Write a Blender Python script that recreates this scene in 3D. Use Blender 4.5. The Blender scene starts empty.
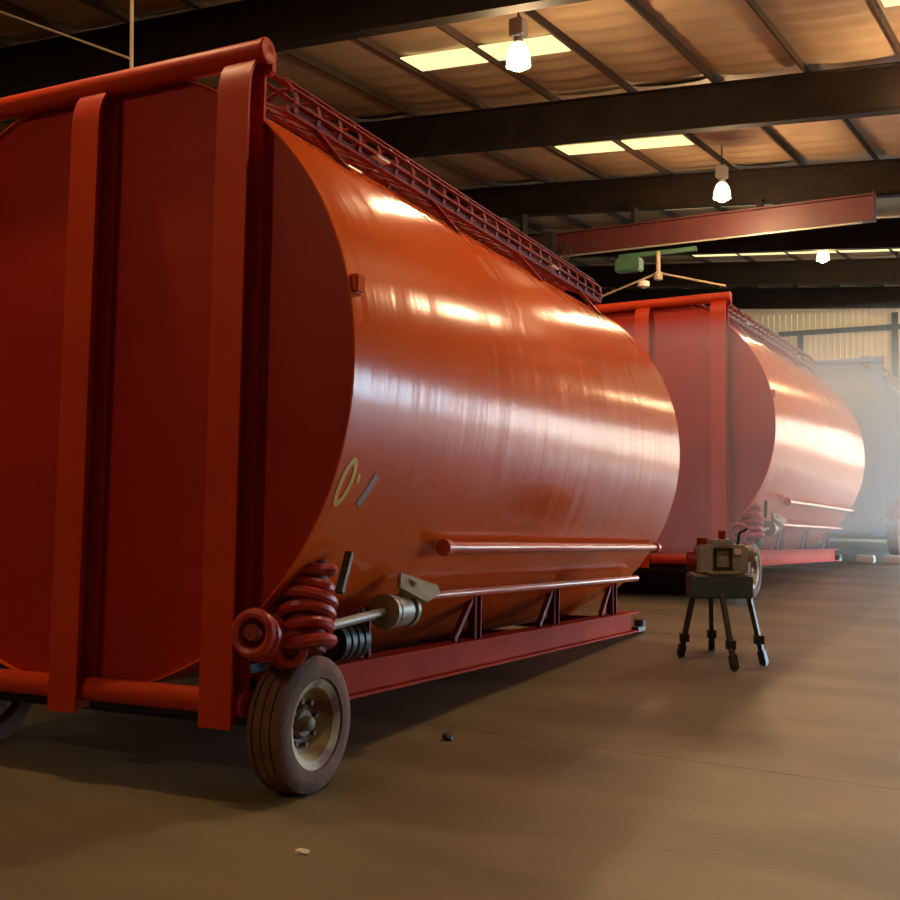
import bpy, bmesh, math, random
from mathutils import Vector, Matrix
random.seed(7)
PI = math.pi
S = bpy.context.scene
COL = S.collection

# ------------------------------------------------------------------ camera, world, daylight, exposure
cam_d = bpy.data.cameras.new('camera'); cam = bpy.data.objects.new('camera', cam_d); COL.objects.link(cam)
cam_d.sensor_width = 36.0; cam_d.lens = 36.0 * 1108.0 / 900.0
cam_d.clip_start = 0.05; cam_d.clip_end = 400
CAM_Z = 2.05
cam.location = (0, 0, CAM_Z)
cam.rotation_euler = (PI/2 + math.atan(26/1108), 0, math.radians(31.5))
S.camera = cam

wd = bpy.data.worlds.new('world'); S.world = wd; wd.use_nodes = True
bg = wd.node_tree.nodes['Background']; bg.inputs[0].default_value = (0.50, 0.75, 1.0, 1); bg.inputs[1].default_value = 46.0

S.view_settings.view_transform = 'Standard'
S.view_settings.look = 'None'
S.view_settings.gamma = 1.0
S.view_settings.use_curve_mapping = False
S.view_settings.exposure = 0.0
S.cycles.max_bounces = 8
S.cycles.diffuse_bounces = 4
S.cycles.glossy_bounces = 4
S.cycles.transparent_max_bounces = 12
S.cycles.volume_bounces = 1
S.cycles.sample_clamp_indirect = 8.0
S.cycles.use_denoising = True

# building layout (metres): +Y runs along the building, +X to the right-hand wall
XL, XR = -24.0, 11.13
FRAMES = [-11.6, -5.5, 0.6, 6.7, 12.8, 18.95, 25.0, 31.1, 37.2, 43.3]
YB = 43.55            # inner face of the far end wall
def roof_z(x): return 8.5 - 0.075 * x
END_DOOR = (-4.6, 8.4, 5.4)                      # row of three open doorways in the far end wall: x0, x1, height
SIDE_DOORS = [(24.4, 29.0), (32.2, 36.6), (38.0, 42.0)]   # open doorways in the right wall
SIDE_H = 5.2

def portal(name, loc, rot, sx, sy):
    l = bpy.data.lights.new(name, 'AREA'); l.shape = 'RECTANGLE'; l.size = sx; l.size_y = sy
    l.cycles.is_portal = True
    o = bpy.data.objects.new(name, l); COL.objects.link(o); o.location = loc; o.rotation_euler = rot
portal('end_doorway_portal', ((END_DOOR[0]+END_DOOR[1])/2, YB+0.3, END_DOOR[2]/2), (-PI/2, 0, 0), END_DOOR[1]-END_DOOR[0], END_DOOR[2])
for a, b in SIDE_DOORS:
    portal('side_doorway_portal', (XR+0.3, (a+b)/2, SIDE_H/2), (0, PI/2, 0), SIDE_H, b-a)
LAMP_WATTS = 480.0
LAMP_RGB = (1.0, 0.66, 0.34)
SKYLIGHT = 1.25
BULB = 60.0
HAZE = 0.11

# ------------------------------------------------------------------ materials
def mat(name, col, rough=0.5, metal=0.0, var=None, scale=4.0, detail=6.0, bump=0.0, bscale=30.0, emit=None, coat=0.0, stretch=None, mix=(0.35, 0.7), spec=0.5):
    m = bpy.data.materials.new(name); m.use_nodes = True
    nt = m.node_tree; b = nt.nodes['Principled BSDF']
    b.inputs['Base Color'].default_value = (*col, 1); b.inputs['Roughness'].default_value = rough
    b.inputs['Metallic'].default_value = metal; b.inputs['Coat Weight'].default_value = coat
    b.inputs['Coat Roughness'].default_value = 0.12; b.inputs['Specular IOR Level'].default_value = spec
    tc = nt.nodes.new('ShaderNodeTexCoord'); mp = nt.nodes.new('ShaderNodeMapping')
    nt.links.new(tc.outputs['Object'], mp.inputs[0])
    if stretch: mp.inputs['Scale'].default_value = stretch
    if var:
        n = nt.nodes.new('ShaderNodeTexNoise'); n.inputs['Scale'].default_value = scale; n.inputs['Detail'].default_value = detail
        r = nt.nodes.new('ShaderNodeValToRGB'); r.color_ramp.elements[0].position = mix[0]; r.color_ramp.elements[1].position = mix[1]
        r.color_ramp.elements[0].color = (*col, 1); r.color_ramp.elements[1].color = (*var, 1)
        nt.links.new(mp.outputs[0], n.inputs['Vector']); nt.links.new(n.outputs['Fac'], r.inputs[0]); nt.links.new(r.outputs[0], b.inputs['Base Color'])
    if bump:
        n2 = nt.nodes.new('ShaderNodeTexNoise'); n2.inputs['Scale'].default_value = bscale; n2.inputs['Detail'].default_value = 4
        bp = nt.nodes.new('ShaderNodeBump'); bp.inputs['Strength'].default_value = bump; bp.inputs['Distance'].default_value = 0.02
        nt.links.new(mp.outputs[0], n2.inputs['Vector']); nt.links.new(n2.outputs['Fac'], bp.inputs['Height']); nt.links.new(bp.outputs[0], b.inputs['Normal'])
    if emit:
        b.inputs['Emission Color'].default_value = (*emit[0], 1); b.inputs['Emission Strength'].default_value = emit[1]
    return m

RED = (0.55, 0.046, 0.009)
M = {}
M['red'] = mat('red_paint', RED, 0.44, var=(0.46, 0.036, 0.008), scale=1.3, bump=0.05, bscale=14, spec=0.15)
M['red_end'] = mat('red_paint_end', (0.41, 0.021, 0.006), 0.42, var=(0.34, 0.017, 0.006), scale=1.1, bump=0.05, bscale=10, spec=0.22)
M['red_dark'] = mat('dark_red_paint', (0.24, 0.022, 0.012), 0.55, var=(0.16, 0.016, 0.010), scale=3, spec=0.15)
M['red_valve'] = mat('valve_red', (0.55, 0.045, 0.025), 0.4, var=(0.35, 0.02, 0.02), scale=9)

def shell_mat():
    m = mat('shell_orange_red', (0.76, 0.108, 0.010), 0.18, var=(0.68, 0.090, 0.010), scale=0.9, coat=0.0, spec=0.22)
    nt = m.node_tree; b = nt.nodes['Principled BSDF']
    tc = nt.nodes.new('ShaderNodeTexCoord'); mp = nt.nodes.new('ShaderNodeMapping')
    mp.inputs['Scale'].default_value = (0.25, 3.2, 0.25)
    n = nt.nodes.new('ShaderNodeTexNoise'); n.inputs['Scale'].default_value = 1.0; n.inputs['Detail'].default_value = 3
    bp = nt.nodes.new('ShaderNodeBump'); bp.inputs['Strength'].default_value = 0.45; bp.inputs['Distance'].default_value = 0.035
    nt.links.new(tc.outputs['Object'], mp.inputs[0]); nt.links.new(mp.outputs[0], n.inputs['Vector'])
    nt.links.new(n.outputs['Fac'], bp.inputs['Height']); nt.links.new(bp.outputs[0], b.inputs['Normal']); nt.links.new(bp.outputs[0], b.inputs['Coat Normal'])
    return m
M['shell'] = shell_mat()
M['red_skid'] = mat('red_skid_paint', (0.48, 0.040, 0.010), 0.6, var=(0.38, 0.030, 0.009), scale=2, spec=0.03)
M['red_pipe'] = mat('red_pipe_gloss', (0.62, 0.10, 0.055), 0.22, var=(0.55, 0.08, 0.045), scale=3, spec=0.8)
M['tire'] = mat('dusty_tire', (0.13, 0.058, 0.036), 0.85, var=(0.21, 0.095, 0.055), scale=5, bump=0.4, bscale=40)
M['rim'] = mat('chalky_rim', (0.46, 0.38, 0.22), 0.6, var=(0.20, 0.09, 0.05), scale=5, mix=(0.45, 0.62))
M['hub'] = mat('rusty_hub', (0.10, 0.04, 0.025), 0.6, var=(0.22, 0.16, 0.09), scale=14)
M['grey_steel'] = mat('grey_steel', (0.30, 0.28, 0.24), 0.45, 0.3, var=(0.42, 0.38, 0.30), scale=9)
M['tan_steel'] = mat('tan_valve_paint', (0.50, 0.42, 0.28), 0.45, 0.1, var=(0.34, 0.29, 0.20), scale=10)
M['black'] = mat('black_steel', (0.018, 0.017, 0.018), 0.5, var=(0.03, 0.025, 0.02), scale=8)
M['dark_steel'] = mat('dark_brown_steel', (0.014, 0.009, 0.007), 0.7, var=(0.022, 0.014, 0.010), scale=2, spec=0.12)
M['purlin'] = mat('brown_purlin', (0.045, 0.028, 0.018), 0.65, var=(0.06, 0.036, 0.024), scale=2, spec=0.2)
M['girder_red'] = mat('primer_red_girder', (0.095, 0.017, 0.018), 0.5, var=(0.075, 0.013, 0.014), scale=2)
M['blanket'] = mat('roof_insulation', (0.33, 0.225, 0.135), 0.65, var=(0.27, 0.178, 0.102), scale=1.5, bump=0.15, bscale=7)
M['deck'] = mat('roof_sheet', (0.25, 0.20, 0.15), 0.7)
M['skylight'] = mat('skylight_sheet', (0.12, 0.11, 0.08), 0.6, emit=((1.0, 0.85, 0.40), SKYLIGHT))
M['siding'] = mat('tan_siding', (0.78, 0.64, 0.44), 0.6, var=(0.72, 0.58, 0.39), scale=1.0)
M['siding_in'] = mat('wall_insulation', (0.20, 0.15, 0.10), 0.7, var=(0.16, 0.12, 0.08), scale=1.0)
M['floor'] = mat('brown_concrete', (0.25, 0.188, 0.108), 0.46, var=(0.155, 0.112, 0.062), scale=0.7, detail=9, bump=0.12, bscale=25, mix=(0.36, 0.66), stretch=(0.6, 1.6, 1.0))
M['joint'] = mat('joint_dirt', (0.05, 0.035, 0.025), 0.9)
M['stand_blue'] = mat('blue_green_stand_paint', (0.05, 0.080, 0.125), 0.5, var=(0.06, 0.09, 0.11), scale=9)
M['stand_leg'] = mat('dark_stand_legs', (0.035, 0.035, 0.028), 0.5, var=(0.06, 0.055, 0.04), scale=12)
M['machine'] = mat('grey_machine_paint', (0.36, 0.33, 0.34), 0.5, var=(0.28, 0.26, 0.27), scale=10)
M['navy'] = mat('dark_navy', (0.018, 0.030, 0.065), 0.55, var=(0.026, 0.040, 0.060), scale=3)
M['green'] = mat('hoist_green', (0.06, 0.16, 0.09), 0.45, var=(0.05, 0.11, 0.07), scale=5)
M['pale'] = mat('pale_cable', (0.42, 0.33, 0.22), 0.5)
M['white'] = mat('white_scrap', (0.75, 0.70, 0.60), 0.6)
M['yellow'] = mat('yellow_tan_paint', (0.80, 0.46, 0.07), 0.55)
M['palegrey'] = mat('pale_grey', (0.40, 0.27, 0.23), 0.55)
M['bulb'] = mat('hot_bulb', (1, 1, 1), 0.4, emit=((1.0, 0.86, 0.62), BULB))
M['lamp_metal'] = mat('lamp_casing', (0.50, 0.47, 0.42), 0.35, 0.4)
def lens_mat():
    m = bpy.data.materials.new('lamp_lens'); m.use_nodes = True; nt = m.node_tree
    b = nt.nodes['Principled BSDF']; b.inputs['Base Color'].default_value = (1, 0.95, 0.85, 1); b.inputs['Roughness'].default_value = 0.25
    t = nt.nodes.new('ShaderNodeBsdfTransparent'); mx = nt.nodes.new('ShaderNodeMixShader'); mx.inputs[0].default_value = 0.6
    nt.links.new(t.outputs[0], mx.inputs[1]); nt.links.new(b.outputs[0], mx.inputs[2]); nt.links.new(mx.outputs[0], nt.nodes['Material Output'].inputs[0])
    return m
M['lens'] = lens_mat()

# ------------------------------------------------------------------ mesh helpers
class MB:
    def __init__(s): s.bm = bmesh.new()
    def box(s, c, d, rot=None, bev=0.0):
        mtx = Matrix.Translation(c) @ (rot.to_4x4() if rot else Matrix()) @ Matrix.Diagonal((d[0], d[1], d[2], 1))
        r = bmesh.ops.create_cube(s.bm, size=1.0, matrix=mtx)
        if bev:
            es = list({e for v in r['verts'] for e in v.link_edges})
            bmesh.ops.bevel(s.bm, geom=es, offset=bev, segments=2, affect='EDGES')
        return s
    def span(s, a, b): # box by two corners
        return s.box([(a[i]+b[i])/2 for i in range(3)], [abs(b[i]-a[i]) for i in range(3)])
    def bar(s, p, q, w, h, up=(0, 0, 1)):
        p, q = Vector(p), Vector(q); d = q - p; y = d.normalized(); u = Vector(up)
        if abs(y.dot(u)) > 0.98: u = Vector((1, 0, 0))
        x = y.cross(u).normalized(); z = x.cross(y)
        R = Matrix((x, y, z)).transposed()
        return s.box((p+q)/2, (w, d.length, h), R)
    def cyl(s, p, q, r, n=20, r2=None, caps=True, smooth=True):
        p, q = Vector(p), Vector(q); d = q - p
        R = d.to_track_quat('Z', 'Y').to_matrix().to_4x4()
        res = bmesh.ops.create_cone(s.bm, cap_ends=caps, cap_tris=False, segments=n, radius1=r, radius2=r if r2 is None else r2, depth=d.length, matrix=Matrix.Translation((p+q)/2) @ R)
        if smooth:
            for f in {f for v in res['verts'] for f in v.link_faces}:
                if len(f.verts) == 4: f.smooth = True
        return s
    def lathe(s, prof, origin, axis='x', n=40, smooth=True, close=False):  # prof: (along, radius)
        rings = []
        for a, r in prof:
            ring = []
            for i in range(n):
                t = 2*PI*i/n; c, q = r*math.cos(t), r*math.sin(t)
                v = {'x': (a, c, q), 'y': (c, a, q), 'z': (c, q, a)}[axis]
                ring.append(s.bm.verts.new((origin[0]+v[0], origin[1]+v[1], origin[2]+v[2])))
            rings.append(ring)
        prs = list(zip(rings, rings[1:])) + ([(rings[-1], rings[0])] if close else [])
        for A, B in prs:
            for i in range(n):
                f = s.bm.faces.new((A[i], A[(i+1) % n], B[(i+1) % n], B[i])); f.smooth = smooth
        if not close:
            for ring, (a, r) in ((rings[0], prof[0]), (rings[-1], prof[-1])):
                if r > 1e-4: s.bm.faces.new(ring)
        return s
    def tube(s, pts, r, n=10, closed=False):
        pts = [Vector(p) for p in pts]; N = len(pts); rings = []
        prev = None
        for i, p in enumerate(pts):
            if closed: t = (pts[(i+1) % N] - pts[i-1]).normalized()
            else: t = (pts[min(i+1, N-1)] - pts[max(i-1, 0)]).normalized()
            if prev is None:
                u = Vector((0, 0, 1)) if abs(t.z) < 0.9 else Vector((1, 0, 0))
                x = t.cross(u).normalized()
            else: x = (prev - t*prev.dot(t)).normalized()
            prev = x; y = t.cross(x)
            rings.append([s.bm.verts.new(p + x*(r*math.cos(2*PI*k/n)) + y*(r*math.sin(2*PI*k/n))) for k in range(n)])
        for i in range(N if closed else N-1):
            A, B = rings[i], rings[(i+1) % N]
            for k in range(n):
                f = s.bm.faces.new((A[k], A[(k+1) % n], B[(k+1) % n], B[k])); f.smooth = True
        if not closed: s.bm.faces.new(rings[0]); s.bm.faces.new(rings[-1])
        return s
    def prism(s, prof, y0, y1, axis='y'):  # closed 2-D profile swept along an axis
        def mk(a, b, t): return {'y': (a, t, b), 'x': (t, a, b), 'z': (a, b, t)}[axis]
        A = [s.bm.verts.new(mk(a, b, y0)) for a, b in prof]; B = [s.bm.verts.new(mk(a, b, y1)) for a, b in prof]
        n = len(prof)
        for i in range(n): s.bm.faces.new((A[i], A[(i+1) % n], B[(i+1) % n], B[i]))
        s.bm.faces.new(A); s.bm.faces.new(B)
        return s
    def ribbon(s, path, w, t, wdir=(1, 0, 0)):  # flat bar following a path; width along wdir, thickness along the path normal
        W = Vector(wdir); path = [Vector(p) for p in path]; sec = []
        for i, p in enumerate(path):
            d = (path[min(i+1, len(path)-1)] - path[max(i-1, 0)]).normalized(); n = W.cross(d).normalized()
            sec.append([s.bm.verts.new(p + W*(a*w/2) + n*(b*t/2)) for a, b in ((-1, -1), (1, -1), (1, 1), (-1, 1))])
        for A, B in zip(sec, sec[1:]):
            for k in range(4): s.bm.faces.new((A[k], A[(k+1) % 4], B[(k+1) % 4], B[k]))
        s.bm.faces.new(sec[0]); s.bm.faces.new(sec[-1])
        return s
    def build(s, name, m, parent=None, loc=None):
        bmesh.ops.recalc_face_normals(s.bm, faces=s.bm.faces)
        me = bpy.data.meshes.new(name); s.bm.to_mesh(me); s.bm.free()
        me.set_sharp_from_angle(angle=math.radians(38))
        me.materials.append(m)
        o = bpy.data.objects.new(name, me); COL.objects.link(o)
        if loc: o.location = loc
        if parent: o.parent = parent
        return o

def tag(o, label, cat, group=None):
    o['label'] = label; o['category'] = cat
    if group: o['group'] = group
    return o
def thing(name, label, cat, loc=(0, 0, 0), rotz=0.0, group=None):
    o = bpy.data.objects.new(name, None); COL.objects.link(o); o.empty_display_size = 0.2
    o.location = loc; o.rotation_euler = (0, 0, rotz)
    return tag(o, label, cat, group)
def struct(o): o['kind'] = 'structure'; return o
KIDS = {}
def copy_tree(o, parent=None):
    c = o.copy(); COL.objects.link(c)
    if parent: c.parent = parent
    for ch in [x for x in ALL if x.parent == o]: copy_tree(ch, c)
    return c

# ------------------------------------------------------------------ floor
fl = struct(MB().span((XL-1, -13, -0.30), (XR+1, YB+1, -0.02)).build('floor', M['joint']))
ys = [-13, -10.55, -4.45, 1.65, 7.75, 13.85, 19.95, 26.05, 32.15, 38.25, YB+1]
xs = [XL-1, -16.0, -1.5 + 7.2, XR+1]
for a, b in zip(ys, ys[1:]):
    for c, d in zip(xs, xs[1:]):
        MB().span((c+0.004, a+0.004, -0.02), (d-0.004, b-0.004, 0.0)).build('floor_slab', M['floor'], fl)

# yard outside the open doorways
gm = mat('yard_dirt', (0.16, 0.14, 0.11), 0.9, var=(0.11, 0.095, 0.075), scale=0.3)
gy = MB(); gy.span((XL-1, YB+1.0, -0.30), (90, 140, -0.03)); gy.span((XR+1, -13, -0.30), (90, YB+1.0, -0.03))
struct(gy.build('yard_ground', gm))
# ------------------------------------------------------------------ walls
def panel_wall(name, boxes, m, ribs=()):
    mb = MB()
    for a, b in boxes: mb.span(a, b)
    for a, b in ribs: mb.span(a, b)
    return struct(mb.build(name, m))
T = 0.2
# far end wall: tan siding panels above and beside the open doorway
wb = panel_wall('wall_back', [((XL, YB+0.04, 0), (END_DOOR[0], YB+T, roof_z(XL)+0.6)), ((END_DOOR[1], YB+0.04, 0), (XR, YB+T, roof_z(XL)+0.6)),
                              ((END_DOOR[0], YB+0.04, END_DOOR[2]), (END_DOOR[1], YB+T, roof_z(XL)+0.6))], M['siding'])
def siding(mb, w, h):     # ribbed sheet w x h, ribs proud
    mb.span((0.004, 0, 0.004), (w-0.004, -0.012, h-0.004))
    for k in range(4):
        x = w*(k+0.5)/4
        mb.prism([(x-0.04, -0.012), (x+0.04, -0.012), (x+0.022, -0.04), (x-0.022, -0.04)], 0.004, h-0.004, 'z')
    return mb
lo = siding(MB(), 0.91, 5.0).build('siding_panel', M['siding'], wb, (0, 0, 0)); up = siding(MB(), 0.91, 2.2).build('siding_panel', M['siding'], wb)
tp = siding(MB(), 0.91, 1.1).build('siding_panel', M['siding'], wb)
used = set()
n = int((XR - XL)/0.91)
for k in range(n):
    x = XL + 0.91*k
    for src, z in ((lo, 0.0), (up, 5.02), (tp, 7.24)):
        if src is lo and END_DOOR[0]-0.91 < x < END_DOOR[1]: continue
        if x < -18: continue
        if src not in used: o = src; used.add(src)
        else:
            o = src.copy(); COL.objects.link(o)
        o.location = (x, YB+0.04, z)
# unseen posts added between the doorways to break up their reflection
for x in (-0.75, 3.8):
    MB().span((x-0.28, YB-0.10, 0), (x+0.28, YB+0.2, END_DOOR[2])).build('added_door_post', M['dark_steel'], wb)
# framing on the far end wall
MB().span((-11.6, YB-0.14, 7.48), (-7.1, YB, 7.66)).build('wall_girt', M['dark_steel'], wb)
MB().span((-17.5, YB-0.14, 5.3), (8.0, YB, 5.46)).build('wall_girt', M['dark_steel'], wb)
for x, z1 in ((-7.32, 8.1), (-10.76, 7.48), (-16.4, 9.0), (END_DOOR[0]-0.15, 8.0), (END_DOOR[1]+0.15, 7.2)):
    MB().span((x-0.1, YB-0.16, 0), (x+0.1, YB, z1)).build('wall_column', M['dark_steel'], wb)
# right wall with open doorways
bx = []; y0 = -12.0
for a, b in SIDE_DOORS:
    bx.append(((XR, y0, 0), (XR+T, a, 8.6))); bx.append(((XR, a, SIDE_H), (XR+T, b, 8.6))); y0 = b
bx.append(((XR, y0, 0), (XR+T, YB+T, 8.6)))
panel_wall('wall_right', bx, M['siding_in'])
panel_wall('wall_left', [((XL-T, -12, 0), (XL, YB+T, 11))], M['siding_in'])
panel_wall('wall_front', [((XL, -12.0-T, 0), (XR, -12.0, 11))], M['siding_in'])

# ------------------------------------------------------------------ roof: deck, insulation panels between purlins, purlins, rafters, skylights
mb = MB(); mb.prism([(XL-T, roof_z(XL-T)+0.30), (XR+T, roof_z(XR+T)+0.30), (XR+T, roof_z(XR+T)+0.38), (XL-T, roof_z(XL-T)+0.38)], -12.2, YB+T)
ceil = struct(mb.build('ceiling', M['deck']))
PX = [11.13 - 1.57*k for k in range(23)]     # purlin lines
SL = math.atan(0.075)
for x in PX[1:]:
    if x < XL: continue
    z = roof_z(x)
    m_ = MB(); m_.span((x-0.015, -12, z-0.02), (x-0.005, YB, z+0.2)); m_.span((x-0.015, -12, z-0.02), (x+0.025, YB, z-0.008)); m_.span((x-0.10, -12, z+0.188), (x-0.018, YB, z+0.2))
    m_.build('purlin', M['purlin'], ceil)
def blanket_mesh(L, seed, w=1.57, skylight=False):
    rnd = random.Random(seed); b = bmesh.new(); nx, ny = 8, int(L*7)
    ph = [rnd.uniform(0, 6.28) for _ in range(4)]
    g = []
    for i in range(nx+1):
        row = []
        for j in range(ny+1):
            u = i/nx; y = L*j/ny
            rip = 0.5+0.5*math.sin(2*PI*y/0.52 + ph[0] + 0.5*math.sin(y*1.7+ph[1]))
            z = -math.sin(PI*u)**0.6*(0.012 + 0.07*rip + 0.008*math.sin(y*2.1+ph[2]))
            row.append(b.verts.new((w*u, y, z)))
        g.append(row)
    for i in range(nx):
        for j in range(ny):
            f = b.faces.new((g[i][j], g[i][j+1], g[i+1][j+1], g[i+1][j])); f.smooth = True
    me = bpy.data.meshes.new('roof_panel'); b.to_mesh(me); b.free(); me.materials.append(M['blanket']); return me
bays = list(zip(FRAMES, FRAMES[1:])); bays[-1] = (FRAMES[-2], YB)
bl = {}
SKY_SPANS = {(-10.85, ), }
for bi, (ya, yb) in enumerate(bays):
    L = round(yb-ya, 2)
    for k in range(len(PX)-1):
        x1, x0 = PX[k], PX[k+1]
        if x0 < XL-0.8: continue
        key = (L, (k*7+bi*3) % 4)
        if key not in bl: bl[key] = blanket_mesh(L, hash(key) % 1000 if False else int(L*100)+key[1])
        o = bpy.data.objects.new('roof_panel', bl[key]); COL.objects.link(o)
        o.location = (x0, ya, roof_z(x0)+0.14); o.rotation_euler = (0, SL, 0); o.parent = ceil
# skylights: translucent sheets, one per purlin space, in pairs
sk = fsk = None
for bi, (ya, yb) in enumerate(bays):
    for x0 in ((-10.85, -9.28, -3.0, -1.43, -18.7, -17.13, 4.85, 6.42) if ya < 31 else tuple(-12.42+1.57*q for q in range(13))):
        yc = (ya+yb)/2 + 0.35
        if ya > 31:
            if fsk is None: o = fsk = MB().span((0.06, -1.7, -0.03), (1.52, 1.7, -0.01)).build('skylight_sheet', M['skylight'], ceil)
            else: o = fsk.copy(); COL.objects.link(o)
            o.location = (x0, yc-0.2, roof_z(x0)+0.03); o.rotation_euler = (0, SL, 0); continue
        o = sk.copy() if sk else MB().span((0.11, -0.36, -0.02), (1.47, 0.36, 0.0)).build('skylight_sheet', M['skylight'], ceil)
        if sk: COL.objects.link(o)
        else: sk = o
        o.location = (x0, yc, roof_z(x0)+0.035); o.rotation_euler = (0, SL, 0)
# rafters
for y in FRAMES[1:-1] + [43.3]:
    m_ = MB(); a, b = XL, XR
    za, zb = roof_z(a)-0.02, roof_z(b)-0.02
    def pl(y0, y1, t0, t1): m_.prism([(a, za-t0), (b, zb-t0), (b, zb-t1), (a, za-t1)], y0, y1)
    pl(y-0.006, y+0.006, 0.0, 0.78); pl(y-0.12, y+0.12, 0.0, 0.02); pl(y-0.12, y+0.12, 0.76, 0.78)
    m_.build('rafter', M['dark_steel'], ceil)
    if y > 0:
        c = MB(); c.span((XR-0.45, y-0.12, 0), (XR-0.43, y+0.12, 6.9)); c.span((XR-0.02, y-0.12, 0), (XR, y+0.12, 6.9)); c.span((XR-0.43, y-0.006, 0), (XR-0.02, y+0.006, 6.9))
        c.build('column', M['dark_steel'], ceil)

# ------------------------------------------------------------------ storage tank on its wheeled skid (local: x across, y along, z up; end frame at y=0)
R_, CX, CZ = 2.18, -0.24, 2.755
Y0, Y1 = 0.19, 7.95
def sp(y, ang, r=R_):   # ang in degrees from the top towards +x
    a = math.radians(ang); return (CX + r*math.sin(a), y, CZ + r*math.cos(a))
def make_tank(label):
    t = thing('storage_tank', label, 'tank', group=None)
    MB().lathe([(Y0+0.02, R_-0.012), (Y0-0.03, R_-0.012), (Y0-0.03, R_)] + [(Y0 + (Y1-Y0)*k/12, R_) for k in range(1, 13)] + [(Y1, R_-0.03)], (CX, 0, CZ), 'y', 128).build('shell', M['shell'], t)
    MB().lathe([(Y0, R_-0.015), (Y0+0.03, R_-0.015)], (CX, 0, CZ), 'y', 96, smooth=False).build('end_plate', M['red_end'], t)
    MB().lathe([(Y1, R_-0.01), (Y1+0.35, 0.3), (Y1+0.36, 0.0005)], (CX, 0, CZ), 'y', 96, smooth=False).build('roof_cone', M['red'], t)
    # three I-beam runners across the end, tops bent back like a sledge
    for x in (-1.51, -0.22, 1.07):
        m_ = MB(); fw = 0.25
        path = [(x, 0.0, 0.45), (x, 0.0, 4.54)] + [(x, 0.13*(1-math.cos(a)), 4.54 + 0.26*math.sin(a)) for a in (0.35, 0.7, 1.05, 1.4)]
        m_.ribbon(path, fw, 0.022)
        m_.prism([(0.01, 0.45), (0.24, 0.45), (0.24, 4.76), (0.10, 4.76), (0.01, 4.56)], x-0.009, x+0.009, 'x')
        m_.span((x-fw/2, 0.160, 0.62), (x+fw/2, 0.182, 4.78))
        m_.build('runner_beam', M['red'], t)
    for z, xa, xb in ((4.85, -1.66, 1.22), (0.60, -1.64, 1.20)):
        c = MB().cyl((xa, 0.12, z), (xb, 0.12, z), 0.080, 28).build('cross_pipe', M['red'], t)
        MB().lathe([(0, 0.086), (0.02, 0.086), (0.03, 0.075), (0.03, 0.045), (0.022, 0.03), (0.022, 0.0005)], (xb, 0.12, z), 'x', 28).build('end_cap', M['red'], c)
    # gussets at the pipe ends
    g = MB()
    g.box((1.16, 0.20, 4.80), (0.16, 0.08, 0.17), bev=0.02)
    g.build('corner_plate', M['red'], t)
    # skid beams along the tank
    for s, x in ((1, 1.20), (-1, -1.50)):
        m_ = MB(); m_.span((x-0.012, 0.26, 0.50), (x+0.012, 8.30, 0.75)); m_.span((x-0.10, 0.26, 0.735), (x+0.10, 8.33, 0.755)); m_.span((x-0.10, 0.26, 0.495), (x+0.10, 8.33, 0.515))
        b = m_.build('skid_beam', M['red_skid'], t)
        f = MB(); f.box((x+0.03, 8.50, 0.52), (0.14, 0.34, 0.06), bev=0.012); f.cyl((x+0.03, 8.60, 0.54), (x+0.03, 8.60, 0.63), 0.07, 16); f.build('towing_lug', M['black'], b)
        for y in (1.6, 3.6, 5.6, 7.6):
            q = MB(); q.span((x-0.012, y-0.07, 0.75), (x+0.012, y+0.07, 1.35 if s > 0 else 1.50)); q.span((x-0.09 if s > 0 else x-0.04, y-0.008, 0.75), (x+0.04 if s > 0 else x+0.16, y+0.008, 1.30))
            q.bar((x, y-0.5, 0.77), (x-0.03*s, y-0.06, 1.12), 0.05, 0.05)
            q.build('saddle_bracket', M['red_dark'], t)
    # underside cross members
    for y in (2.6, 5.2, 7.9):
        MB().span((-1.42, y-0.06, 0.53), (1.12, y+0.06, 0.70)).build('cross_member', M['red_dark'], t)
    # pipes along the side
    p = MB().cyl((1.70, 1.95, 1.585), (1.70, 7.70, 1.585), 0.045, 16).build('side_pipe', M['red_pipe'], t)
    for y in (1.93, 7.70):
        MB().cyl((1.70, y-0.04, 1.585), (1.70, y+0.04, 1.585), 0.065, 16).build('coupling', M['red_pipe'], p)
    for y in (2.6, 4.9, 7.2):
        MB().bar((1.62, y, 1.60), (1.70, y, 1.585), 0.05, 0.03).build('pipe_bracket', M['red_dark'], p)
    lp = MB().cyl((1.44, 1.75, 1.20), (1.44, 7.75, 1.20), 0.038, 14).build('fill_pipe', M['red_pipe'], t)
    for y in (3.0, 5.4, 7.5):
        MB().bar((1.26, y, 1.22), (1.44, y, 1.20), 0.05, 0.025).build('pipe_bracket', M['red_dark'], lp)
    # grey gate valve on the fill pipe
    v = MB(); v.lathe([(-0.17, 0.13), (-0.13, 0.13), (-0.13, 0.08), (-0.09, 0.12), (0.09, 0.12), (0.13, 0.08), (0.13, 0.13), (0.17, 0.13)], (1.50, 1.52, 1.12), 'y', 24)
    v.cyl((1.50, 1.55, 1.12), (1.58, 1.62, 1.34), 0.05, 14)
    vo = v.build('gate_valve', M['grey_steel'], t)
    h = MB(); h.prism([(-0.20, 0.02), (0.04, -0.10), (0.20, -0.03), (0.18, 0.03), (-0.16, 0.13)], -0.02, 0.02, 'x')
    ho = h.build('valve_handle', M['tan_steel'], vo, (1.62, 1.66, 1.27)); ho.rotation_euler = (0, math.radians(-20), math.radians(-18))
    MB().cyl((1.50, 0.55, 1.06), (1.50, 1.36, 1.12), 0.035, 12).build('drain_line', M['grey_steel'], vo)
    u = MB()
    for k in range(4): u.lathe([(k*0.09-0.03, 0.14), (k*0.09+0.03, 0.14)], (1.30, 0.98, 0.92), 'y', 20)
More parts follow.
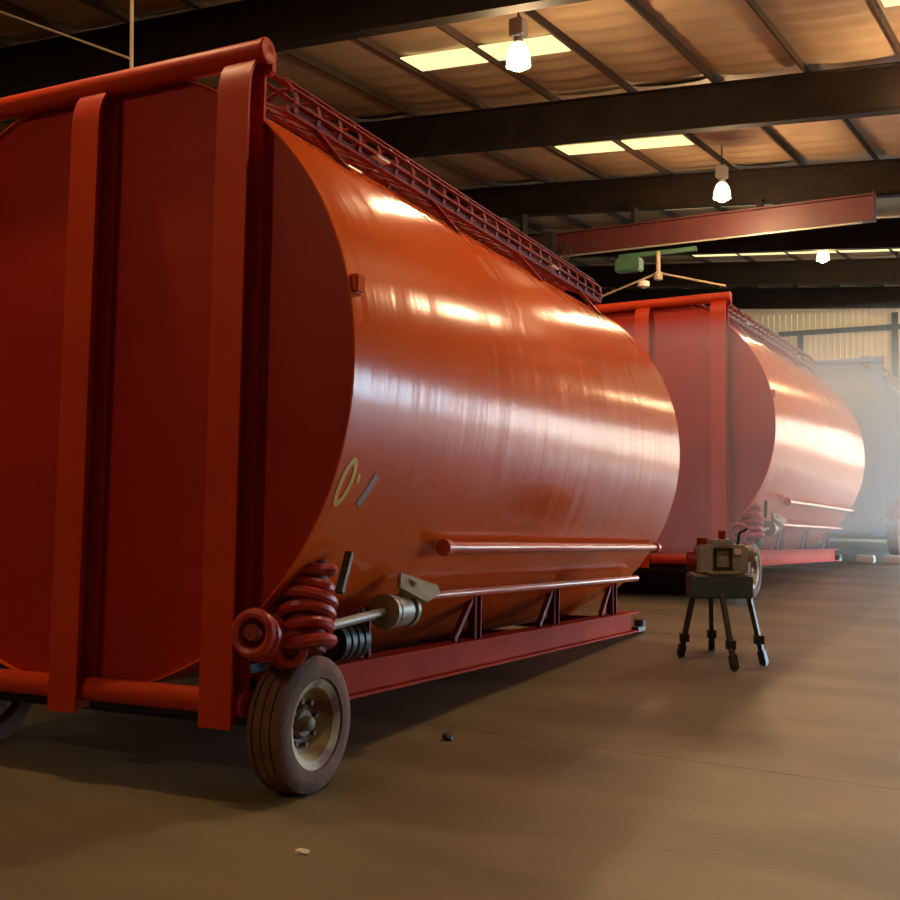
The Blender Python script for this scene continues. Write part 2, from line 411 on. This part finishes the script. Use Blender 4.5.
    u.cyl((1.30, 0.92, 0.92), (1.30, 1.30, 0.92), 0.10, 16)
    u.build('rubber_boot', M['black'], t)
    MB().bar((1.70, 0.42, 1.30), (1.66, 0.60, 1.55), 0.05, 0.04).build('prop_bar', M['black'], t)
    # red ribbed valves beside the end plate
    def rings(pos, axis, n, step, r, tr, m, core):
        A = Vector(axis).normalized(); U = A.orthogonal().normalized(); V = A.cross(U); P = Vector(pos)
        c = MB().cyl(P - A*(step*n/2), P + A*(step*n/2), core, 20).build('hose_coil', M['red_dark'], t)
        for k in range(n):
            q = P + A*(step*(k-(n-1)/2)); rr_ = r*(1-0.06*((k*2) % 3))
            MB().tube([q + U*(rr_*math.cos(a)) + V*(rr_*math.sin(a)) + A*(0.03*math.cos(a+k)) for a in [2*PI*i/20 for i in range(20)]], tr, 8, closed=True).build('coil_ring', m, c)
        return c
    rings((1.47, 0.40, 1.20), (-0.15, 0.25, 1.0), 6, 0.098, 0.165, 0.040, M['red_valve'], 0.13)
    rings((1.36, 0.06, 1.03), (0.25, -1.0, 0.25), 4, 0.085, 0.120, 0.034, M['red_valve'], 0.05)
    rings((1.43, 0.26, 0.93), (0.6, -0.7, 0.2), 3, 0.085, 0.090, 0.034, M['red_valve'], 0.04)
    # axle and wheels
    MB().cyl((-1.62, 0.50, 0.44), (1.35, 0.50, 0.44), 0.06, 16).build('axle', M['black'], t)
    for x in (-1.1, 0.95): MB().span((x-0.05, 0.40, 0.44), (x+0.05, 0.60, 0.80)).build('axle_hanger', M['black'], t)
    for s, x, dz in ((1, 1.375, 0.0), (-1, -1.56, 0.035)):
        w = 0.135
        prof = [(-w*0.75, 0.275), (-w, 0.30), (-w*1.05, 0.35), (-w*0.98, 0.405), (-w*0.8, 0.437), (-w*0.55, 0.440), (-w*0.53, 0.428), (-w*0.47, 0.428), (-w*0.45, 0.441), (-w*0.04, 0.442), (-w*0.03, 0.430), (w*0.03, 0.430), (w*0.04, 0.442), (w*0.45, 0.441), (w*0.47, 0.428), (w*0.53, 0.428), (w*0.55, 0.440), (w*0.8, 0.437), (w*0.98, 0.405), (w*1.05, 0.35), (w, 0.30), (w*0.75, 0.275)]
        tr = MB().lathe(prof, (0, 0, 0), 'x', 56, close=True).build('wheel', M['tire'], t, (x, 0.50, 0.44+dz))
        o_ = s*0.125
        rp = [(s*-0.10, 0.10), (s*-0.02, 0.11), (s*0.0, 0.165), (s*0.03, 0.20), (s*0.10, 0.235), (o_, 0.288), (o_-s*0.012, 0.292), (s*0.085, 0.25), (s*-0.10, 0.25)]
        MB().lathe(rp, (0, 0, 0), 'x', 48, close=True).build('rim', M['rim'], tr)
        MB().lathe([(s*-0.08, 0.098), (s*0.02, 0.098), (s*0.035, 0.085), (s*0.035, 0.05), (s*0.085, 0.045), (s*0.095, 0.03), (s*0.095, 0.0005)], (0, 0, 0), 'x', 28).build('hub', M['hub'], tr)
        for k in range(8):
            a = 2*PI*k/8 + 0.2
            MB().cyl((s*0.0, 0.145*math.cos(a), 0.145*math.sin(a)), (s*0.035, 0.145*math.cos(a), 0.145*math.sin(a)), 0.017, 6, smooth=False).build('lug_nut', M['hub'], tr)
    # caged ladder lying along the top of the shell
    ya, yb = 0.75, 7.80; A1, A2 = 30.5, 18.5; rr = 2.30
    for a in (A1, A2): MB().bar(sp(ya, a, rr), sp(yb, a, rr), 0.06, 0.05).build('ladder_rail', M['red_dark'], t)
    rungs = int((yb-ya)/0.30); rm = None
    for k in range(rungs+1):
        y = ya + 0.08 + 0.30*k
        if y > yb: break
        if rm is None: rm = MB().cyl(sp(0, A1, rr), sp(0, A2, rr), 0.012, 8).build('ladder_rung', M['red_dark'], t)
        else:
            q = rm.copy(); COL.objects.link(q); rm_ = q
        (rm if k == 0 else q).location = (0, y, 0)
    hm = None
    am = (A1+A2)/2; rad = Vector((math.sin(math.radians(am)), 0, math.cos(math.radians(am)))); tang = Vector((math.cos(math.radians(am)), 0, -math.sin(math.radians(am))))
    c0 = Vector(sp(0, am, rr)); hw = (Vector(sp(0, A1, rr))-Vector(sp(0, A2, rr))).length/2
    def hoop_pt(th): return c0 + tang*(hw*1.15*math.cos(th)) + rad*(0.21*math.sin(th)+0.0)
    k = 0
    while ya + 0.1 + 0.30*k < yb:
        if hm is None: hm = MB().ribbon([hoop_pt(th) for th in [PI*i/12 for i in range(13)]], 0.045, 0.010, (0, 1, 0)).build('cage_hoop', M['red_dark'], t); q = hm
        else: q = hm.copy(); COL.objects.link(q)
        q.location = (0, ya+0.1+0.30*k, 0); k += 1
    for th in (0.08*PI, 0.25*PI, 0.42*PI, 0.58*PI, 0.75*PI):
        p_ = hoop_pt(th); MB().bar(p_ + Vector((0, ya+0.08, 0)), p_ + Vector((0, yb-0.05, 0)), 0.05, 0.012).build('cage_strap', M['red_dark'], t)
    for y in (1.17, 3.07, 5.06, 7.0):
        MB().bar(sp(y, 42, R_), sp(y+0.02, A1-1, rr), 0.06, 0.04).build('ladder_bracket', M['red_dark'], t); MB().bar(sp(y, A2, R_), sp(y, A2, rr), 0.05, 0.04).build('ladder_bracket', M['red_dark'], t)
    for y in (2.05, 6.0):
        MB().box(sp(y, 31, 2.34), (0.12, 0.20, 0.02), bev=0.004).build('white_tab', M['white'], t)  # small ladder tabs, their lit brightness put into the white colour
    # black round stub on the top near the end
    mw = MB(); mw.cyl(sp(1.0, 8, R_-0.02), sp(1.0, 8, R_+0.06), 0.20, 28); mw.cyl(sp(1.0, 8, R_+0.06), sp(1.0, 8, R_+0.09), 0.25, 28)
    mw.build('round_stub', M['black'], t)
    # small lifting lug on the rim
    MB().box(sp(Y0+0.05, 77, R_+0.01), (0.07, 0.10, 0.12), bev=0.01).build('lifting_lug', M['shell'], t)
    return t
tank = make_tank('nearest orange red horizontal tank with wheels and two pale marks')
def place(o, root, rows):
    o.rotation_euler = Matrix(rows).to_euler('XYZ'); o.location = root
R1 = ((0.9958628, -0.0891071, -0.0178092), (0.0899709, 0.9943857, 0.0556978), (0.0127461, -0.0570697, 0.9982888))
R2 = ((0.9996018, -0.0225562, -0.0169548), (0.0234382, 0.9982788, 0.0537605), (0.0157129, -0.0541364, 0.9984099))
place(tank, (-5.9531, 5.0514, 0.0091), R1)
ALL = list(COL.objects)
tank2 = copy_tree(tank); tank2['label'] = 'middle red horizontal tank parked behind the tool stand, its side lit white'
place(tank2, (-6.6252, 17.1976, 0.10), R2)
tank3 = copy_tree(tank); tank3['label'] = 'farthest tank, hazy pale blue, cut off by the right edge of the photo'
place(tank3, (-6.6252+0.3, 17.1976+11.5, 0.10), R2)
M['blue'] = mat('hazy_pale_blue', (0.24, 0.42, 0.78), 0.4, var=(0.20, 0.36, 0.72), scale=1.2)  # bluish hazy look of the farthest tank put into its colour
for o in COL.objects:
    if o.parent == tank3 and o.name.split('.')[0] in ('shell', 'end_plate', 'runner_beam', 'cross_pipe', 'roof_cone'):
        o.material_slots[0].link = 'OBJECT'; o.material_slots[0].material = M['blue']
# marks on the nearest shell: painted zero and tick, and a pale slash
def on_shell(y, z, off=0.004): return (CX + math.sqrt((R_+off)**2 - (z-CZ)**2), y, z)
def shell_strip(mb, path, w, closed=False):    # thin strip following the shell; path of (y, z)
    n = len(path); A = []
    for i, (y, z) in enumerate(path):
        p, q = (path[i-1], path[(i+1) % n]) if closed else (path[max(i-1, 0)], path[min(i+1, n-1)])
        d = Vector((q[0]-p[0], q[1]-p[1])).normalized(); nx = Vector((-d.y, d.x))*w/2
        A.append([mb.bm.verts.new(on_shell(y+k*nx.x, z+k*nx.y, o)) for k, o in ((-1, 0.0), (-1, 0.004), (1, 0.004), (1, 0.0))])
    for i in range(n if closed else n-1):
        P, Q = A[i], A[(i+1) % n]
        for k in range(4): mb.bm.faces.new((P[k], P[(k+1) % 4], Q[(k+1) % 4], Q[k]))
    if not closed: mb.bm.faces.new(A[0]); mb.bm.faces.new(A[-1])
    return mb
ring = [(0.30 + 0.058*math.cos(a) + 0.022*math.sin(a), 2.00 + 0.135*math.sin(a)) for a in [2*PI*i/28 for i in range(28)]]
shell_strip(MB(), ring, 0.042, True).build('painted_zero', M['yellow'], tank)
shell_strip(MB(), [(0.425, 2.06), (0.43, 2.03), (0.435, 2.00)], 0.035).build('painted_tick', M['yellow'], tank)
shell_strip(MB(), [(0.54 + 0.11*k/6, 1.86 + 0.20*k/6) for k in range(7)], 0.065).build('pale_slash', M['palegrey'], tank)

# ------------------------------------------------------------------ red crane girder under the second rafter, its hoist and chain fall
gt = thing('crane_girder', 'long dark red girder hung below the second dark rafter', 'girder', (-10.0, 24.6, 7.45))
g = MB(); GX0, GX1 = -8.0, 5.45
g.span((GX0, -0.14, 0.54), (GX1, 0.14, 0.57)); g.span((GX0, -0.14, 0.0), (GX1, 0.14, 0.03)); g.span((GX0, -0.01, 0.03), (GX1, 0.01, 0.54))
g.build('beam', M['girder_red'], gt)
MB().span((GX1, -0.16, 0.0), (GX1+0.03, 0.16, 0.60)).build('end_plate', M['girder_red'], gt)
for x in (-6, -3, 0, 3, 5.2):
    zt = roof_z(-10+x)-0.80-7.45
    MB().span((x-0.05, 0.05, 0.55), (x+0.05, 0.30, max(zt, 0.60))).build('hanger', M['dark_steel'], gt)
MB().span((GX0, -0.16, -0.05), (GX1-0.2, -0.13, -0.015)).build('pale_strip', M['grey_steel'], gt)  # pale strip added for the light roof line behind the girder
ht = thing('electric_hoist', 'green hoist with pale rope and spread sling under the red girder', 'hoist', (-9.33, 24.6, 7.40))
MB().box((-0.75, 0, -0.34), (0.62, 0.34, 0.32), bev=0.03).box((-0.05, 0, -0.12), (1.9, 0.10, 0.10)).build('hoist_body', M['green'], ht)
MB().cyl((0, -0.05, -0.10), (0, -0.05, -0.62), 0.05, 12).build('rope_drop', M['pale'], ht)
MB().lathe([(-0.12, 0.03), (-0.10, 0.10), (0.06, 0.10), (0.10, 0.03)], (0, -0.05, -0.66), 'z', 18).build('hook_block', M['pale'], ht)
for dx in (-1.5, 1.6): MB().cyl((0, -0.05, -0.60), (dx, -0.05, -1.05), 0.025, 8).build('sling_leg', M['pale'], ht)
MB().lathe([(-0.10, 0.03), (-0.05, 0.14), (0.05, 0.14), (0.10, 0.03)], (-0.33, -0.15, -0.85), 'z', 18).build('hook_ball', M['white'], ht)
ct = thing('chain_hoist', 'dark chain fall bunched at the left end of the red girder', 'hoist', (-12.0, 24.22, 8.0))
MB().box((0, 0, -0.25), (0.34, 0.20, 0.5), bev=0.03).build('hoist_body', M['black'], ct)
rnd = random.Random(3)
for k in range(7):
    x = -0.35 + 0.14*k; y = rnd.uniform(-0.1, 0.1)
    lk = MB()
    for j in range(9):
        zc = -0.35 - 0.12*j - rnd.uniform(0, 0.02); xx = x + 0.05*math.sin(j*1.3+k)
        lk.tube([(xx+(0.03*math.cos(a) if j % 2 else 0), y+(0 if j % 2 else 0.03*math.cos(a)), zc+0.07*math.sin(a)) for a in [2*PI*i/8 for i in range(8)]], 0.014, 5, closed=True)
    lk.build('chain', M['black'], ct)

# ------------------------------------------------------------------ hanging lamps
def make_lamp(label, loc):
    x, y, z = loc
    t = thing('pendant_lamp', label, 'lamp', loc, group=None)
    top = roof_z(x) - z
    MB().cyl((0, 0, 0.42), (0, 0, top+0.02), 0.016, 8).build('stem', M['black'], t)
    MB().box((0, 0, 0.50), (0.22, 0.22, 0.26), bev=0.02).cyl((0, 0, 0.28), (0, 0, 0.37), 0.07, 16).build('ballast_box', M['lamp_metal'], t)
    MB().lathe([(0.30, 0.07), (0.22, 0.13), (0.10, 0.17), (-0.05, 0.18), (-0.05, 0.173), (0.10, 0.163), (0.21, 0.123), (0.29, 0.066)], (0, 0, 0), 'z', 32, close=True).build('reflector', M['lens'], t)
    MB().lathe([(0.26, 0.04), (0.16, 0.07), (0.06, 0.12), (-0.03, 0.125), (-0.10, 0.08), (-0.13, 0.0005)], (0, 0, 0), 'z', 24).build('bulb', M['bulb'], t)
    l = bpy.data.lights.new('bulb_light', 'POINT'); l.energy = LAMP_WATTS; l.color = LAMP_RGB; l.shadow_soft_size = 0.10
    o = bpy.data.objects.new('bulb_light', l); COL.objects.link(o); o.parent = t; o.location = (0, 0, -0.25)
    return t
lamp = make_lamp('nearest glowing lamp with clear shade above the first tank', (-7.45, 14.05, 8.02))
ALL = [lamp] + [o for o in COL.objects if o.parent == lamp]
for lab, loc in (('small lamp hanging just above the dark red girder', (-7.15, 22.5, 7.87)), ('farthest lamp hanging over the pale roof strip at right', (-7.49, 32.93, 8.36)),
                 ('unseen lamp over the near end of the first tank', (-7.6, 4.9, 8.4)), ('added unseen lamp behind the camera', (-7.5, -4.6, 8.3)), ('added unseen lamp beside the first tank', (-2.2, 9.2, 8.0)), ('added unseen lamp over the tool stand aisle', (-2.2, 18.6, 8.0)), ('added unseen lamp before the open doorways', (-2.2, 38.5, 8.0))):  # unseen lamps added to brighten the tank, floor and far wall
    c = copy_tree(lamp); c.location = loc; c['label'] = lab

# ------------------------------------------------------------------ conduit drop and brace wire over the nearest tank
cd = thing('conduit_drop', 'thin vertical conduit with a slanting wire above the nearest tank end', 'conduit', (-9.88, 9.0, 6.2))
MB().cyl((0, 0, 0), (0, 0, roof_z(-9.88)-6.2), 0.022, 10).build('conduit', M['pale'], cd)
MB().cyl((0.0, 0, 0.72), (-3.6, 0, 2.35), 0.014, 8).build('brace_wire', M['pale'], cd)

# ------------------------------------------------------------------ tool stand with a grey machine
st = thing('tool_stand', 'four-legged dark steel stand with blue green tray on the open floor', 'stand', (-3.86, 11.95, 0))
def L(p): return (p[0]+3.86, p[1]-11.95, p[2])
ang = math.radians(27)
Rz = Matrix.Rotation(ang, 3, 'Z')
m_ = MB(); m_.box((0, 0, 0.735), (0.64, 0.40, 0.02), Rz)
for (cx, cy, dx, dy) in ((0, 0.20, 0.66, 0.02), (0, -0.20, 0.66, 0.02), (0.32, 0, 0.02, 0.40), (-0.32, 0, 0.02, 0.40)):
    m_.box(Rz @ Vector((cx, cy, 0.85)), (dx, dy, 0.22), Rz)
m_.build('tray', M['stand_blue'], st)
MB().box(Rz @ Vector((0, 0, 0.965)), (0.60, 0.36, 0.03), Rz).build('top_plate', M['machine'], st)
legs = (((-0.29, -0.16), (-4.36, 12.11)), ((0.0, -0.18), (-3.54, 11.49)), ((0.29, -0.12), (-3.36, 11.95)), ((-0.06, 0.17), (-4.22, 12.79)))
for (tx, ty), (fx, fy) in legs:
    top = Rz @ Vector((tx, ty, 0.80)); ft = Vector(L((fx, fy, 0.015)))
    lg = MB().bar(top, ft, 0.05, 0.05).build('leg', M['stand_leg'], st)
    d = (top-ft).normalized()
    MB().bar(ft + d*0.02, ft + d*0.16, 0.075, 0.075).build('foot', M['black'], lg)
    MB().box(ft + d*0.28, (0.10, 0.09, 0.09), Rz).build('leg_clamp', M['black'], lg)
ma = thing('bench_machine', 'grey bench machine with square dark opening on top of the stand', 'machine', (-3.83, 11.93, 0.98), ang)
MB().box((0, 0.02, 0.16), (0.54, 0.30, 0.32), bev=0.025).build('housing', M['machine'], ma)
MB().box((0.0, 0.0, 0.335), (0.24, 0.24, 0.09), bev=0.02).build('top_cover', M['machine'], ma)
MB().box((0.0, -0.135, 0.17), (0.15, 0.02, 0.20), bev=0.004).build('front_panel', M['grey_steel'], ma)
MB().cyl((-0.27, 0.0, 0.14), (-0.36, 0.0, 0.14), 0.10, 20).build('motor', M['red_dark'], ma)
MB().box((0.16, -0.14, 0.25), (0.07, 0.03, 0.06), bev=0.006).build('switch_box', M['white'], ma)
MB().box((0.0, -0.13, 0.025), (0.34, 0.10, 0.04), bev=0.008).build('base_lip', M['grey_steel'], ma)
fr = MB()
for a, b in (((-0.10, -0.17, 0.05), (-0.065, -0.14, 0.29)), ((0.065, -0.17, 0.05), (0.10, -0.14, 0.29)), ((-0.10, -0.17, 0.05), (0.10, -0.14, 0.085)), ((-0.10, -0.17, 0.255), (0.10, -0.14, 0.29))): fr.span(a, b)
fr.build('window_frame', M['black'], ma)
for q in ((-0.2, 0.31, 0.39, 0.06), (0.02, 0.37, 0.47, 0.045)): MB().cyl((q[0], 0, q[1]), (q[0], 0, q[2]), q[3], 16).build('top_knob', M['red_dark'], ma)
MB().cyl((0.26, 0, 0.22), (0.34, 0, 0.22), 0.09, 20).cyl((0.34, 0, 0.22), (0.38, 0, 0.22), 0.03, 12).build('chuck', M['grey_steel'], ma)
MB().tube([(0.18, -0.02, 0.32), (0.20, -0.04, 0.45), (0.28, -0.06, 0.50)], 0.018, 8).build('lever', M['black'], ma)

# ------------------------------------------------------------------ loose things on the floor
nb = thing('navy_block', 'long dark navy block lying under the middle tank', 'beam', (-7.35, 18.9, 0), math.radians(3))
MB().box((0, 0, 0.30), (3.2, 0.5, 0.60), bev=0.02).build('block_body', M['navy'], nb)  # navy block put in the dark blue area under the middle tank
for x in (-1.60, 1.60): MB().box((x, 0, 0.30), (0.03, 0.56, 0.60)).build('end_plate', M['navy'], nb)
def scrap(name, label, loc, s, m, cat, seed):
    rnd = random.Random(seed); b = MB(); bmesh.ops.create_icosphere(b.bm, subdivisions=2, radius=1.0)
    for v in b.bm.verts: v.co = Vector((v.co.x*s[0], v.co.y*s[1], max(v.co.z, -0.7)*s[2]))*rnd.uniform(0.75, 1.15)
    zmin = min(v.co.z for v in b.bm.verts)
    for v in b.bm.verts: v.co.z -= zmin
    return tag(b.build(name, m, None, loc), label, cat)
scrap('paper_scrap', 'small crumpled white scrap on the near floor', (-3.86, 4.76, 0), (0.05, 0.03, 0.012), M['white'], 'scrap', 1)
scrap('dirt_clod', 'small dark clod on the floor right of the wheel', (-4.54, 7.37, 0), (0.05, 0.04, 0.03), M['black'], 'debris', 2)
for i, (x, y, lab) in enumerate(((-5.35, 27.6, 'left of the two white blocks on the floor before the farthest tank'), (-4.75, 27.6, 'right of the two white blocks on the floor before the farthest tank'))):
    o = MB().box((0, 0, 0.09), (0.40, 0.22, 0.18), bev=0.02).build('wheel_chock', M['white'], None, (x, y, 0)); tag(o, lab, 'block', 'white blocks by the farthest tank')

# ------------------------------------------------------------------ bluish haze volume lying low in the far half of the hall
hm_ = bpy.data.materials.new('haze'); hm_.use_nodes = True; nt = hm_.node_tree
nt.nodes.remove(nt.nodes['Principled BSDF'])
pv = nt.nodes.new('ShaderNodeVolumeScatter'); pv.inputs['Color'].default_value = (0.58, 0.80, 1.0, 1); pv.inputs['Density'].default_value = HAZE; pv.inputs['Anisotropy'].default_value = 0.2
nt.links.new(pv.outputs[0], nt.nodes['Material Output'].inputs['Volume'])
hz = MB().span((-11.0, 15.0, 0.9), (2.0, 40.0, 4.3)).build('haze', hm_)
hz['kind'] = 'stuff'; tag(hz, 'thin bluish haze hanging at tank height over the far half of the hall', 'haze')
